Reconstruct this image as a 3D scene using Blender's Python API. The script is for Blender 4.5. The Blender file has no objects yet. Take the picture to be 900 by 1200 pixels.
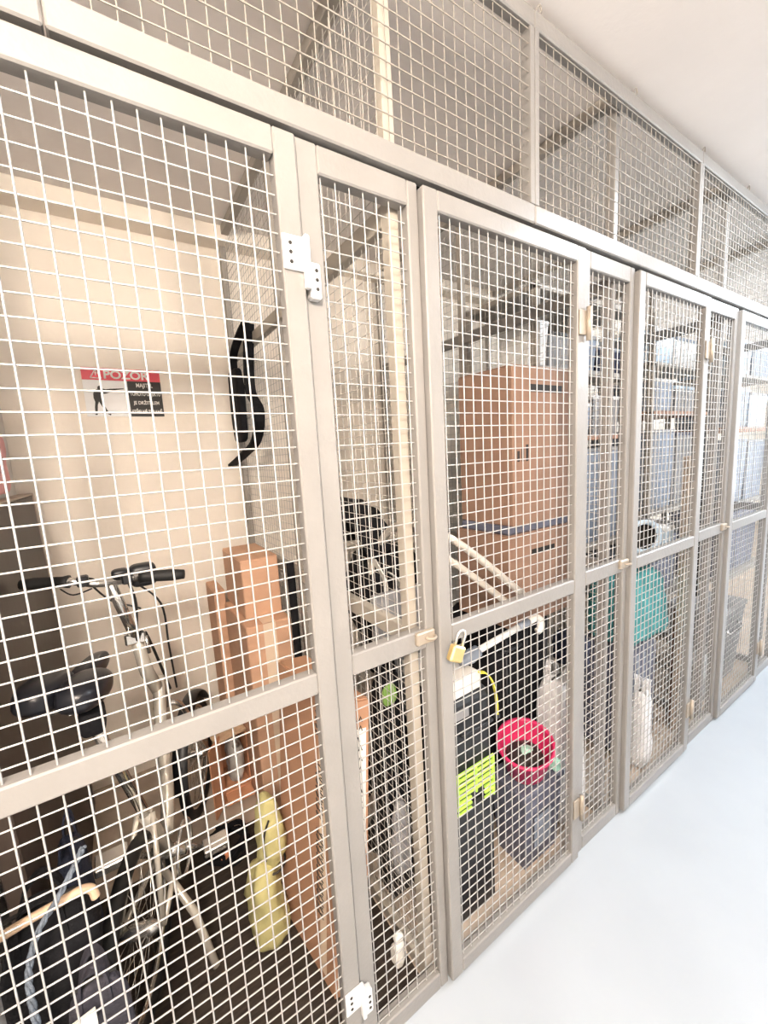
import bpy, math, random
from mathutils import Vector, Matrix, noise
random.seed(7)
sc = bpy.context.scene
COL = sc.collection
PI = math.pi

# ------------------------------------------------------------------ materials
def mat(name, col, rough=.5, metal=0., var=.12, scale=8., bump=0., bscale=60., spec=.5, trans=0., stretch=(1,1,1), emit=None):
    m = bpy.data.materials.new(name); m.use_nodes = True
    nt = m.node_tree; b = nt.nodes['Principled BSDF']
    b.inputs['Roughness'].default_value = rough
    b.inputs['Metallic'].default_value = metal
    b.inputs['Specular IOR Level'].default_value = spec
    if trans: b.inputs['Transmission Weight'].default_value = trans
    tc = nt.nodes.new('ShaderNodeTexCoord'); mp = nt.nodes.new('ShaderNodeMapping')
    mp.inputs['Scale'].default_value = stretch
    nt.links.new(tc.outputs['Object'], mp.inputs['Vector'])
    n = nt.nodes.new('ShaderNodeTexNoise'); n.inputs['Scale'].default_value = scale; n.inputs['Detail'].default_value = 4
    nt.links.new(mp.outputs['Vector'], n.inputs['Vector'])
    r = nt.nodes.new('ShaderNodeValToRGB')
    r.color_ramp.elements[0].position = .3; r.color_ramp.elements[1].position = .7
    r.color_ramp.elements[0].color = tuple(max(0, c*(1-var)) for c in col)+(1,)
    r.color_ramp.elements[1].color = tuple(min(1, c*(1+var)) for c in col)+(1,)
    nt.links.new(n.outputs['Fac'], r.inputs['Fac']); nt.links.new(r.outputs['Color'], b.inputs['Base Color'])
    if bump:
        n2 = nt.nodes.new('ShaderNodeTexNoise'); n2.inputs['Scale'].default_value = bscale
        nt.links.new(mp.outputs['Vector'], n2.inputs['Vector'])
        bp = nt.nodes.new('ShaderNodeBump'); bp.inputs['Strength'].default_value = bump; bp.inputs['Distance'].default_value = .01
        nt.links.new(n2.outputs['Fac'], bp.inputs['Height']); nt.links.new(bp.outputs['Normal'], b.inputs['Normal'])
    if emit:
        b.inputs['Emission Color'].default_value = tuple(emit[:3])+(1,); b.inputs['Emission Strength'].default_value = emit[3]
    return m
M = dict(
    paint=mat('grey_paint', (.235,.226,.215), .35, .0, .06, 5, .08, 90),
    twire=mat('shaded_overhead_wire', (.30,.275,.24), .45, .1, .05, 20),  # darker than the door wire: shade on the undersides is in the colour
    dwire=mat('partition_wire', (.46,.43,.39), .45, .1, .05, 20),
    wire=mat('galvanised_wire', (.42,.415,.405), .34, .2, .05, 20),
    dsteel=mat('partition_steel', (.30,.275,.24), .5, .0, .08, 6),
    hinge=mat('hinge_zinc', (.74,.74,.74), .3, .35, .06, 30),
    hinge2=mat('tan_hinge', (.36,.31,.25), .4, .3, .08, 20),
    cream=mat('lit_cream_steel', (.40,.365,.31), .5, 0, .05, 8),  # lighter than the back-lit partitions; the light is painted into the colour
    plank=mat('planed_wood', (.72,.58,.46), .55, 0, .12, 6, .1, 40, stretch=(6,6,.6)),
    hole=mat('dark_hole', (.02,.018,.015), .7),
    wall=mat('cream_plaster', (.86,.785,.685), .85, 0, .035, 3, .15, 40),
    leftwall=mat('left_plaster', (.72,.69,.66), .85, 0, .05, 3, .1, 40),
    ceil=mat('ceiling_plaster', (.78,.735,.70), .9, 0, .04, 3, .06, 60),
    floor=mat('white_epoxy_floor', (.37,.405,.44), .22, 0, .03, 3, .03, 12),
    cfloor=mat('tan_concrete_floor', (.50,.41,.33), .6, 0, .16, 7, .1, 40),
    opp=mat('corridor_plaster', (.8,.77,.74), .85, 0, .04, 3),
    brass=mat('brass', (.80,.60,.27), .3, .75, .05, 20),
    steel=mat('bright_steel', (.70,.69,.67), .25, .8, .05, 20),
    chrome=mat('chrome', (.78,.76,.72), .15, .9, .04, 20),
    rub=mat('black_rubber', (.010,.010,.010), .6, 0, .2, 20),
    blk=mat('black_cloth', (.009,.009,.011), .8, 0, .3, 14, .3, 120, .2),
    vinyl=mat('black_vinyl', (.012,.013,.018), .3, 0, .1, 10),
    blkpl=mat('black_plastic', (.013,.014,.017), .4, 0, .15, 10),
    navy=mat('navy_cloth', (.018,.024,.05), .75, 0, .35, 18, .4, 120),
    mauve=mat('grey_violet_cloth', (.035,.033,.045), .8, 0, .25, 14, .4, 120),
    brownboard=mat('dark_brown_board', (.052,.036,.028), .5, 0, .2, 3, .05, 30, stretch=(4,1,.6)),
    paleedge=mat('board_edge', (.42,.35,.29), .6, 0, .1, 10),
    pink=mat('pink_cloth', (.82,.42,.42), .8, 0, .12, 10, .3, 60),
    pcard=mat('printed_cardboard', (.43,.235,.14), .8, 0, .08, 5, .08, 40),
    card=mat('cardboard', (.60,.36,.235), .8, 0, .08, 5, .08, 40, stretch=(1,1,3)),
    card2=mat('cardboard_orange', (.60,.30,.17), .8, 0, .1, 5, .08, 40),
    card3=mat('cardboard_brown', (.27,.165,.115), .8, 0, .1, 4, .1, 30, stretch=(3,3,1)),
    tape=mat('parcel_tape', (.76,.60,.45), .35, 0, .06, 10),
    ink=mat('black_print', (.03,.027,.025), .6, 0, .1, 20),
    white=mat('white_plastic', (.82,.82,.81), .4, 0, .03, 10),
    paper=mat('white_paper', (.80,.78,.73), .7, 0, .04, 10),
    film=mat('clear_film', (.75,.76,.74), .12, 0, .15, 12, .6, 30, trans=.45),
    lime=mat('lime_cloth', (.50,.46,.21), .8, 0, .15, 9, .3, 60),
    limepl=mat('lime_plastic', (.50,.80,.10), .4, 0, .06, 10),
    mat_=mat('dark_floor_mat', (.038,.027,.020), .8, 0, .35, 20, .4, 80, stretch=(1,8,1)),
    wood=mat('pale_wood', (.60,.43,.29), .55, 0, .16, 6, .1, 40, stretch=(6,6,.6)),
    redwood=mat('reddish_wood', (.33,.17,.10), .55, 0, .2, 6, .1, 40, stretch=(6,6,.6)),
    rope=mat('blue_grey_rope', (.15,.18,.22), .8, 0, .2, 60, .5, 160),
    orange=mat('orange_tag', (.85,.33,.16), .5),
    red=mat('sign_red', (.72,.05,.08), .4, 0, .04, 10),
    bikewhite=mat('pearl_frame_paint', (.66,.62,.54), .2, .35, .06, 10),
    magenta=mat('magenta_plastic', (.66,.03,.13), .4, 0, .1, 8),
    teal=mat('teal_cloth', (.06,.30,.31), .7, 0, .25, 10, .4, 80),
    mint=mat('mint_plastic', (.40,.72,.60), .5, 0, .1, 10),
    bluegrey=mat('blue_grey_plastic', (.12,.13,.18), .45, 0, .15, 8),
    slate=mat('slate_plastic', (.20,.235,.29), .5, 0, .12, 8),
    grey=mat('grey_plastic', (.27,.27,.275), .5, 0, .1, 8),
    pgrey=mat('pale_grey_tube', (.60,.55,.48), .3, .3, .06, 10),
    bag=mat('white_film_bag', (.78,.77,.78), .35, 0, .06, 8, .6, 25),
    smoke=mat('grey_film_bag', (.40,.40,.42), .3, 0, .2, 8, .6, 25),
    yellow=mat('yellow_strap', (.80,.72,.08), .6),
    skyblue=mat('pale_blue_plastic', (.55,.68,.80), .4, 0, .08, 8),
    greenleaf=mat('green_cloth', (.25,.45,.10), .7),
)

# ------------------------------------------------------------------ mesh builder
class MB:
    def __init__(s): s.v=[]; s.f=[]; s.sm=[]
    def add(s, vs, fs, smooth=False, T=None):
        o=len(s.v)
        s.v += [tuple(T@Vector(p)) if T else tuple(p) for p in vs]
        s.f += [tuple(i+o for i in f) for f in fs]; s.sm += [smooth]*len(fs)
        return s
    def box(s, a, b, bev=.0015, T=None):
        a,b=[min(p) for p in zip(a,b)],[max(p) for p in zip(a,b)]
        c=[(p+q)/2 for p,q in zip(a,b)]; h=[(q-p)/2 for p,q in zip(a,b)]
        e=min(bev, min(h)*.45)
        vs=[]; idx={}
        for sx in (-1,1):
            for sy in (-1,1):
                for sz in (-1,1):
                    sg=(sx,sy,sz)
                    for ax in range(3):
                        p=[c[k]+sg[k]*(h[k]-(0 if k==ax else e)) for k in range(3)]
                        idx[(sg,ax)]=len(vs); vs.append(p)
        fs=[]
        def orient(f):
            p=[Vector(vs[i]) for i in f]; n=(p[1]-p[0]).cross(p[2]-p[0]); m=sum(p,Vector())/len(p)-Vector(c)
            return f if n.dot(m)>0 else f[::-1]
        for ax in range(3):
            o=[k for k in range(3) if k!=ax]
            for sg in (-1,1):
                q=[]
                for u,w in ((-1,-1),(1,-1),(1,1),(-1,1)):
                    t=[0]*3; t[ax]=sg; t[o[0]]=u; t[o[1]]=w; q.append(idx[(tuple(t),ax)])
                fs.append(orient(q))
            for u in (-1,1):
                for w in (-1,1):
                    t1=[0]*3; t2=[0]*3; t1[ax]=-1; t2[ax]=1
                    for t in (t1,t2): t[o[0]]=u; t[o[1]]=w
                    fs.append(orient([idx[(tuple(t1),o[0])],idx[(tuple(t2),o[0])],idx[(tuple(t2),o[1])],idx[(tuple(t1),o[1])]]))
        for sx in (-1,1):
            for sy in (-1,1):
                for sz in (-1,1): fs.append(orient([idx[((sx,sy,sz),k)] for k in range(3)]))
        return s.add(vs, fs, False, T)
    def tube(s, pts, r, n=8, closed=False, cap=True):
        P=[Vector(p) for p in pts]; R=r if isinstance(r,(list,tuple)) else [r]*len(P)
        L=len(P); up=None; vs=[]
        for i in range(L):
            if closed: d=P[(i+1)%L]-P[i-1]
            else: d=P[min(i+1,L-1)]-P[max(i-1,0)]
            d.normalize()
            if up is None:
                up=Vector((0,0,1)) if abs(d.z)<.9 else Vector((1,0,0))
            u=(up-d*up.dot(d)).normalized(); up=u; w=d.cross(u)
            for k in range(n):
                a=2*PI*k/n; vs.append(P[i]+(u*math.cos(a)+w*math.sin(a))*R[i])
        fs=[]
        for i in range(L if closed else L-1):
            j=(i+1)%L
            for k in range(n): fs.append((i*n+k,i*n+(k+1)%n,j*n+(k+1)%n,j*n+k))
        if cap and not closed:
            fs.append(tuple(range(n))[::-1]); fs.append(tuple((L-1)*n+k for k in range(n)))
        return s.add(vs, fs, True)
    def ribbon(s, pts, wdir, w, t):
        # strap: rectangular section swept along pts, width along wdir
        P=[Vector(p) for p in pts]; W=Vector(wdir).normalized(); vs=[]; fs=[]; L=len(P)
        for i in range(L):
            d=(P[min(i+1,L-1)]-P[max(i-1,0)]).normalized(); nn=d.cross(W).normalized()
            for a,b in ((-1,-1),(1,-1),(1,1),(-1,1)): vs.append(P[i]+W*(a*w/2)+nn*(b*t/2))
        for i in range(L-1):
            for k in range(4): fs.append((i*4+k,i*4+(k+1)%4,(i+1)*4+(k+1)%4,(i+1)*4+k))
        fs += [(3,2,1,0),tuple((L-1)*4+k for k in range(4))]
        return s.add(vs, fs, False)
    def prism(s, poly, d0, d1, T=None):
        n=len(poly); vs=[(x,y,d0) for x,y in poly]+[(x,y,d1) for x,y in poly]
        fs=[tuple(range(n))[::-1],tuple(range(n,2*n))]+[(k,(k+1)%n,n+(k+1)%n,n+k) for k in range(n)]
        return s.add(vs, fs, False, T)
    def lathe(s, prof, n=24, T=None, smooth=True):
        vs=[]; fs=[]
        for r,z in prof:
            for k in range(n): a=2*PI*k/n; vs.append((r*math.cos(a),r*math.sin(a),z))
        for i in range(len(prof)-1):
            for k in range(n): fs.append((i*n+k,i*n+(k+1)%n,(i+1)*n+(k+1)%n,(i+1)*n+k))
        return s.add(vs, fs, smooth, T)
    def blob(s, c, h, e1=.45, e2=.45, seed=0, amp=.0, freq=8., nu=36, nv=22, sag=0., T=None):
        vs=[]; fs=[]
        def sp(v,e): return math.copysign(abs(v)**e, v)
        for j in range(nv+1):
            ph=-PI/2+PI*j/nv
            for i in range(nu):
                th=2*PI*i/nu
                p=Vector((sp(math.cos(ph),e1)*sp(math.cos(th),e2), sp(math.cos(ph),e1)*sp(math.sin(th),e2), sp(math.sin(ph),e1)))
                z=p.z; k=1+sag*(-z)
                q=Vector((p.x*h[0]*k,p.y*h[1]*k,p.z*h[2]))
                if amp:
                    d=noise.noise(q*freq+Vector((seed*7.1,seed*3.3,seed)))+.5*noise.noise(q*freq*2.3+Vector((seed,seed*5.3,seed*2)))
                    q += p.normalized()*d*amp
                    if q.z < -h[2]: q.z=-h[2]
                vs.append(q+Vector(c))
        for j in range(nv):
            for i in range(nu): fs.append((j*nu+i,j*nu+(i+1)%nu,(j+1)*nu+(i+1)%nu,(j+1)*nu+i))
        return s.add(vs, fs, True, T)
    def build(s, name, m, parent=None):
        me=bpy.data.meshes.new(name); me.from_pydata([tuple(v) for v in s.v],[],s.f)
        me.polygons.foreach_set('use_smooth', s.sm); me.update()
        me.materials.append(m if not isinstance(m,str) else M[m])
        o=bpy.data.objects.new(name, me); COL.objects.link(o)
        if parent:
            o.parent=parent; o.matrix_parent_inverse=Matrix.Translation(-parent_world(parent))
        return o
def parent_world(o):
    v=Vector(o.location)
    return v
def tag(o, label=None, cat=None, group=None, kind=None):
    if label: o['label']=label
    if cat: o['category']=cat
    if group: o['group']=group
    if kind: o['kind']=kind
    return o
def thing(name, label, cat, loc, group=None):
    o=bpy.data.objects.new(name, None); o.empty_display_size=.05; COL.objects.link(o); o.location=loc
    return tag(o,label,cat,group)
def part(mb, name, m, parent, label=None):
    # geometry is written in world coordinates; the parent chain carries only translations
    root=parent; off=Vector()
    while root: off+=Vector(root.location); root=root.parent
    mb.v=[tuple(Vector(v)-off) for v in mb.v]
    o=mb.build(name,m); o.parent=parent
    if label: o['label']=label
    return o
def solo(mb, name, m, label, cat, group=None):
    # single-mesh thing: origin at base centre
    xs=[v[0] for v in mb.v]; ys=[v[1] for v in mb.v]; zs=[v[2] for v in mb.v]
    c=Vector(((min(xs)+max(xs))/2,(min(ys)+max(ys))/2,min(zs)))
    mb.v=[tuple(Vector(v)-c) for v in mb.v]
    o=mb.build(name,m); o.location=c
    return tag(o,label,cat,group)
def struct(mb, name, m):
    o=mb.build(name,m); o['kind']='structure'; return o
def rotz(c, a): return Matrix.Translation(Vector(c))@Matrix.Rotation(a,4,'Z')@Matrix.Translation(-Vector(c))
def arc(c, r, a0, a1, n, u, w):
    u=Vector(u); w=Vector(w); c=Vector(c)
    return [c+u*(r*math.cos(a0+(a1-a0)*k/n))+w*(r*math.sin(a0+(a1-a0)*k/n)) for k in range(n+1)]
def smooth_pts(pts, n=6):
    P=[Vector(p) for p in pts]; out=[]
    for i in range(len(P)-1):
        p0=P[max(i-1,0)];p1=P[i];p2=P[i+1];p3=P[min(i+2,len(P)-1)]
        for k in range(n):
            t=k/n
            out.append(.5*((2*p1)+(p2-p0)*t+(2*p0-5*p1+4*p2-p3)*t*t+(3*p1-p0-3*p2+p3)*t**3))
    out.append(P[-1]); return out

# ------------------------------------------------------------------ setting
CEIL=2.59; BACK=1.50
XL,XR=-1.9,9.0
struct(MB().box((XL,-1.9,-.1),(XR,.03,0),0),'floor','floor')
struct(MB().box((XL,.03,-.1),(XR,BACK+.1,0),0),'floor','cfloor')
struct(MB().box((XL-.1,-2.0,CEIL),(XR+.1,BACK+.1,CEIL+.1),0),'ceiling','ceil')
struct(MB().box((-.44,BACK,0),(XR,BACK+.1,CEIL),0),'wall_back','wall')
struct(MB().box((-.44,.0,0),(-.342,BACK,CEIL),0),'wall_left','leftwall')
struct(MB().box((XL,-2.0,0),(XR,-1.9,CEIL),0),'wall_front','opp')
struct(MB().box((XR,-2.0,0),(XR+.1,BACK+.1,CEIL),0),'wall_right','opp')
struct(MB().box((XL-.1,-2.0,0),(XL,.1,CEIL),0),'wall_end','opp')
struct(MB().box((-.342,1.40,2.522),(XR,BACK,CEIL),.004),'trim_1','wall')

# ------------------------------------------------------------------ cages
PITCH=.031; WR=.0015
def sheet(mb, plane, u0,u1,w0,w1, at, uoff, woff, vfirst=1, WR=WR):
    """wire grid. plane 'y': u=x, w=z at y; plane 'x': u=y, w=z at x. vertical wires sit on side vfirst of the horizontals"""
    def P(u,w,d): return (u,at+d,w) if plane=='y' else (at+d,u,w)
    k=math.ceil((u0-uoff)/PITCH); u=uoff+k*PITCH
    while u<u1:
        if u-u0>.003 and u1-u>.003: mb.tube([P(u,w0,-WR*.9*vfirst),P(u,w1,-WR*.9*vfirst)],WR,6,cap=False)
        u+=PITCH
    k=math.ceil((w0-woff)/PITCH); w=woff+k*PITCH
    while w<w1:
        if w-w0>.003 and w1-w>.003: mb.tube([P(u0,w,WR*.9*vfirst),P(u1,w,WR*.9*vfirst)],WR,6,cap=False)
        w+=PITCH
    return mb
def hinge(parent, x, y, z, plates=True, h=.045):
    hg=part(MB().box((x-.032,y-.006,z-.035),(x+.002,y-.0005,z+.035),.002),'hinge','hinge2',parent,'tan door hinge')
    part(MB().tube([(x+.006,y-.010,z-.05),(x+.006,y-.010,z+.045)],.0075,12),'hinge_pin','hinge2',hg)
    return hg
def hinge_big(parent, x, y, z):
    # surface hinge: plate on the door, knuckle column, lower plate on the post
    hg=part(MB().box((x-.036,y-.005,z-.026),(x+.002,y-.0003,z+.032),.003),'hinge','hinge',parent,'zinc strap hinge with screwed plates')
    part(MB().box((x+.001,y-.016,z-.055),(x+.011,y-.0003,z+.034),.003),'hinge_pin','hinge',hg)
    p2=MB().box((x+.012,y-.005,z-.068),(x+.034,y+.016,z-.006),.003)
    part(p2,'hinge_plate','hinge',hg)
    sm=MB()
    for zz in (z+.018,z+.003,z-.013): sm.lathe([(0,.0012),(.0032,.001),(.0034,0)],10,Matrix.Translation((x-.022,y-.005,zz))@Matrix.Rotation(PI/2,4,'X'))
    for zz in (z-.02,z-.036,z-.052): sm.lathe([(0,.0012),(.0032,.001),(.0034,0)],10,Matrix.Translation((x+.025,y-.005,zz))@Matrix.Rotation(PI/2,4,'X'))
    part(sm,'screw','hole',hg)
def gate(x0,x1,label,woff,uoff):
    t=thing('cage_door',label,'cage door',((x0+x1)/2,.015,.012),'hinged mesh doors of the storage cages')
    Y0,Y1=0,.03; zb,zt=.012,2.049; s=.041
    part(MB().box((x0,Y0,zb),(x0+s,Y1,zt),.003),'stile','paint',t)
    part(MB().box((x1-s,Y0,zb),(x1,Y1,zt),.003),'stile','paint',t)
    part(MB().box((x0+s,Y0,zt-.044),(x1-s,Y1,zt),.003),'top_rail','paint',t)
    part(MB().box((x0+s,Y0+.0006,1.013),(x1-s,Y1,1.059),.003),'middle_rail','paint',t)
    part(MB().box((x0+s,Y0,zb),(x1-s,Y1,.055),.003),'bottom_rail','paint',t)
    part(sheet(MB(),'y',x0+s,x1-s,.055,2.005,.012,uoff,woff),'wire_mesh','wire',t)
    return t
def fixed(x0,x1,label,woff,uoff):
    t=thing('mesh_panel',label,'mesh panel',((x0+x1)/2,.031,.0),'narrow fixed panels between the cage doors')
    Y0,Y1=.016,.046; s=.043; s2=.028
    part(MB().box((x0,Y0,0),(x0+s,Y1,2.058),.003),'stile','paint',t)
    part(MB().box((x1-s2,Y0,0),(x1,Y1,2.058),.003),'stile','paint',t)
    part(MB().box((x0+s,Y0,2.008),(x1-s2,Y1,2.058),.003),'top_rail','paint',t)
    part(MB().box((x0+s,Y0+.0006,1.013),(x1-s2,Y1,1.062),.003),'middle_rail','paint',t)
    part(MB().box((x0+s,Y0,0),(x1-s2,Y1,.052),.003),'bottom_rail','paint',t)
    part(sheet(MB(),'y',x0+s,x1-s2,.052,2.008,.028,uoff,woff),'wire_mesh','wire',t)
    return t
d1=gate(-.278,.335,'nearest mesh door, bicycle and warning sign behind it',1.9775,.0008)
d2=gate(.618,1.227,'mesh door with brass padlock, brown cartons behind it',1.4544,.6702)
d3=gate(1.543,2.127,'mesh door with teal bag and plank behind it',1.4544,1.59)
d4=gate(2.487,3.085,'farthest mesh door, cut by the right edge of the photo',1.4544,2.53)
hinge_big(d1,.330,0,1.848); hinge_big(d1,.330,0,.235)
for d,x in ((d2,1.221),(d3,2.121),(d4,3.079)):
    hinge(d,x,0,1.84); hinge(d,x,0,.225)
p1=fixed(.340,.616,'narrow fixed mesh panel between the bicycle door and the padlocked door',1.9775,.3911)
p2=fixed(1.233,1.541,'narrow fixed mesh panel between padlocked door and teal bag door',1.9775,1.275)
p3=fixed(2.134,2.485,'narrow fixed mesh panel just left of the farthest door',1.9775,2.17)
p4=fixed(3.092,3.42,'narrow fixed mesh panel beyond the farthest door',1.9775,3.13)
# door stop strips that close the slits are not shown; transoms above
def transom(x0,x1,label,first=True):
    t=thing('transom_panel',label,'mesh panel',((x0+x1)/2,.02,2.062),'long mesh panels above the cage doors')
    Y0,Y1=.006,.036
    part(MB().box((x0,Y0,2.064),(x1,Y1,2.110),.003),'bottom_rail','paint',t)
    part(MB().box((x0,Y0,2.508),(x1,Y1,2.549),.003),'top_rail','paint',t)
    part(MB().box((x0,Y0+.0005,2.110),(x0+.016,Y1,2.508),.001),'stile','paint',t)
    part(MB().box((x1-.016,Y0+.0005,2.110),(x1,Y1,2.508),.001),'stile','paint',t)
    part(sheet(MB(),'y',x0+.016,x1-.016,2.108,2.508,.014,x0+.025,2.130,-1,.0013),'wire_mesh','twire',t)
    part(MB().box((x0+.002,.0475,2.035),(x1-.002,.056,2.105),.002),'header_bar','rub',t,'dark header bar behind the door gap')
    for x in ((x0+.02),(x0+.5)):
        hk=MB()
        hk.tube(smooth_pts([(x,.02,2.545),(x+.002,.018,2.566),(x+.012,.016,2.578),(x+.018,.016,2.566),(x+.008,.014,2.556)],4),.0022,6)
        part(hk,'wire_tie','dsteel',t,'twisted dark wire tie on the top rail')
    return t
transom(-1.002,-.004,'overhead mesh panel out at the left, its edge above the nearest door')
transom(-.002,1.000,'overhead mesh panel above the nearest door, with the nearest post at its right end')
transom(1.002,2.000,'overhead mesh panel above the padlocked door, between two upright posts')
transom(2.002,3.000,'overhead mesh panel above the teal bag door, at the right edge of the photo')
transom(3.002,4.000,'farthest overhead mesh panel, beyond the right edge of the photo')
def partition(x,label,y1=1.478,rm='paint',pm='paint'):
    t=thing('mesh_partition',label,'mesh partition',(x+.015,.75,0),'side partitions between storage cages')
    for ya,yb in ((.05,.078),(.752,.780),(y1-.03,y1)):
        b=MB().box((x,ya,0),(x+.028,yb,2.52 if yb>1.3 else 2.585),.002)
        part(b,'post','dsteel' if ya>.1 else pm,t)
    part(MB().box((x-.001,.048,2.548),(x+.032,1.398,2.585),.002),'top_rail','dsteel',t)
    ys=[(.078,.752),(.780,y1-.03)]
    for z0,z1,nm in ((1.985,2.03,'upper_rail'),(1.012,1.058,'middle_rail'),(.0,.04,'bottom_rail')):
        b=MB()
        for ya,yb in ys: b.box((x+.001,ya,z0),(x+.027,yb,z1),.002)
        part(b,nm,rm,t)
    b=MB()
    for ya,yb in ys:
        for z0,z1 in ((.04,1.012),(1.058,1.985),(2.03,2.546 if yb<1 else 2.52)): sheet(b,'x',ya,yb,z0,z1,x+.012,.09,.052,1,.0010)
    part(b,'wire_mesh','dwire' if 'dwire' in M else 'wire',t)
partition(.56,'mesh side partition with the black sling bag hanging on it',rm='cream',pm='cream')
partition(1.46,'mesh side partition behind the tall brown cartons')
partition(2.40,'mesh side partition just right of the leaning plank')
partition(3.32,'farthest mesh side partition, beyond the grey bin')
# hasps
def hasp(parent,x,z,y=-.0):
    h=part(MB().box((x-.052,y-.004,z-.016),(x+.004,y+.015,z+.016),.003),'hasp','hinge2',parent,'steel hasp')
    part(MB().tube(arc((x-.012,y-.004,z),.013,0,PI,10,(1,0,0),(0,-1,0)),.0035,8),'staple','hinge2',h)
hasp(p1,.606,1.045,.010); hasp(p2,1.535,1.045,.010); hasp(p3,2.479,1.045,.010)
# brass padlock hanging in the staple
t=thing('padlock','brass padlock hanging from the hasp of the second door','padlock',(.645,-.03,.98))
T=Matrix.Translation((.642,-.030,1.000))@Matrix.Rotation(.45,4,'Y')
b=MB().box((-.021,-.010,-.020),(.021,.010,.020),.004,T); part(b,'lock_body','brass',t)
sp=[T@p for p in [Vector((-.013,0,.018)),Vector((-.013,0,.045))]+arc((0,0,.045),.013,PI,0,8,(1,0,0),(0,0,1))[1:]+[Vector((.013,0,.018))]]
part(MB().tube(sp,.0038,8),'shackle','steel',t)

# ------------------------------------------------------------------ cage with the bicycle
# warning sign
t=thing('warning_sign','red, white and black warning sign on the back wall, armed figure on it','sign',(.09,1.497,1.70))
SX0,SX1,SZ0,SZ1=-.063,.236,1.722,1.930; SY=1.4985
part(MB().box((SX0,SY-.003,SZ0),(SX1,SY,SZ1),.0005),'backing_board','white',t)
part(MB().box((SX0,SY-.0042,SZ1-.052),(SX1,SY-.0031,SZ1),.0002),'red_band','red',t)
part(MB().box((.102,SY-.0042,SZ0),(SX1,SY-.0031,SZ1-.052),.0002),'black_field','ink',t)
def text(s,x,z,h,w,m,parent,name,depth=.0006,bold=.0):
    cu=bpy.data.curves.new('txt','FONT'); cu.body=s; cu.size=1; cu.align_x='CENTER'; cu.align_y='CENTER'; cu.extrude=0; cu.offset=bold
    ob=bpy.data.objects.new('txt',cu); COL.objects.link(ob)
    dg=bpy.context.evaluated_depsgraph_get(); me=bpy.data.meshes.new_from_object(ob.evaluated_get(dg))
    bpy.data.objects.remove(ob)
    xs=[v.co.x for v in me.vertices]; ys=[v.co.y for v in me.vertices]
    cx,cy=(min(xs)+max(xs))/2,(min(ys)+max(ys))/2; kx=w/(max(xs)-min(xs)); ky=h/(max(ys)-min(ys))
    off=Vector(parent.location)
    for v in me.vertices:
        v.co=Vector((x+(v.co.x-cx)*kx,SY-.0048,z+(v.co.y-cy)*ky))-off
    me.materials.clear(); me.materials.append(M[m])
    o=bpy.data.objects.new(name,me); COL.objects.link(o); o.parent=parent
    return o
text('POZOR',.105,SZ1-.027,.036,.175,'paper',t,'sign_lettering',bold=.03)
for i,(s,w) in enumerate((('MAJITEL',.066),('TOHOTO OBJEKTU',.122),('JE DRŽITELEM',.104),('STŘELNÉ ZBRANĚ',.122))):
    text(s,.169,SZ1-.072-i*.0375,.024,w,'paper',t,'sign_lettering',bold=.025)
# warning triangle and standing figure aiming a long gun
tr=MB(); TR=Matrix.Translation((-.012,SY-.0047,SZ1-.027))@Matrix.Rotation(PI/2,4,'X')
for a,b2 in (((-.020,-.017),(0,.018)),((0,.018),(.020,-.017)),((.020,-.017),(-.020,-.017))):
    tr.tube([TR@Vector((a[0],a[1],0)),TR@Vector((b2[0],b2[1],0))],.0022,6)
tr.tube([TR@Vector((0,.008,0)),TR@Vector((0,-.006,0))],.002,6)
part(tr,'warning_triangle','paper',t)
fg=MB(); F0=Matrix.Translation((SX0,SY-.0032,SZ0))@Matrix.Rotation(PI/2,4,'X')
body=[(.030,.006),(.038,.006),(.044,.050),(.050,.064),(.060,.040),(.074,.012),(.086,.004),(.089,.009),(.080,.018),(.068,.048),(.060,.078),
      (.060,.096),(.078,.098),(.100,.106),(.104,.112),(.150,.121),(.150,.124),(.100,.120),(.080,.117),(.068,.120),(.066,.128),(.058,.132),(.051,.126),(.051,.118),
      (.040,.112),(.033,.098),(.032,.078),(.036,.062),(.032,.040)]
fg.prism(body,.0005,.0014,F0); part(fg,'armed_figure','ink',t)

# tall dark board leaning on the left wall
t=thing('leaning_board','tall dark brown board leaning against the left wall by the bicycle','board',(-.28,.9,0))
def lean(p): 
    x,y,z=p; return (x-.028*z/1.41,y,z)
b=MB().box((-.292,.36,0),(-.252,1.40,1.405),.003); b.v=[lean(v) for v in b.v]; part(b,'board_face','brownboard',t)
b=MB().box((-.294,1.400,0),(-.250,1.412,1.412),.002); b.box((-.294,.36,1.405),(-.250,1.400,1.413),.002); b.v=[lean(v) for v in b.v]; part(b,'edge_strip','paleedge',t,'pale edge strip')
# pink bag hanging on the left wall above the board
t=thing('cloth_bag','pink cloth bag hanging on the left wall above the dark board','bag',(-.31,1.05,1.43))
part(MB().blob((-.312,1.03,1.53),(.022,.13,.10),.5,.6,3,.008,14),'bag_body','pink',t)
part(MB().ribbon(smooth_pts([(-.312,.96,1.60),(-.318,.99,1.70),(-.322,1.03,1.74),(-.318,1.07,1.70),(-.312,1.10,1.60)],5),(1,0,0),.014,.003),'strap','pink',t)
part(MB().tube([(-.342,1.03,1.742),(-.31,1.03,1.735)],.004,8),'hook','steel',t)

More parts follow.
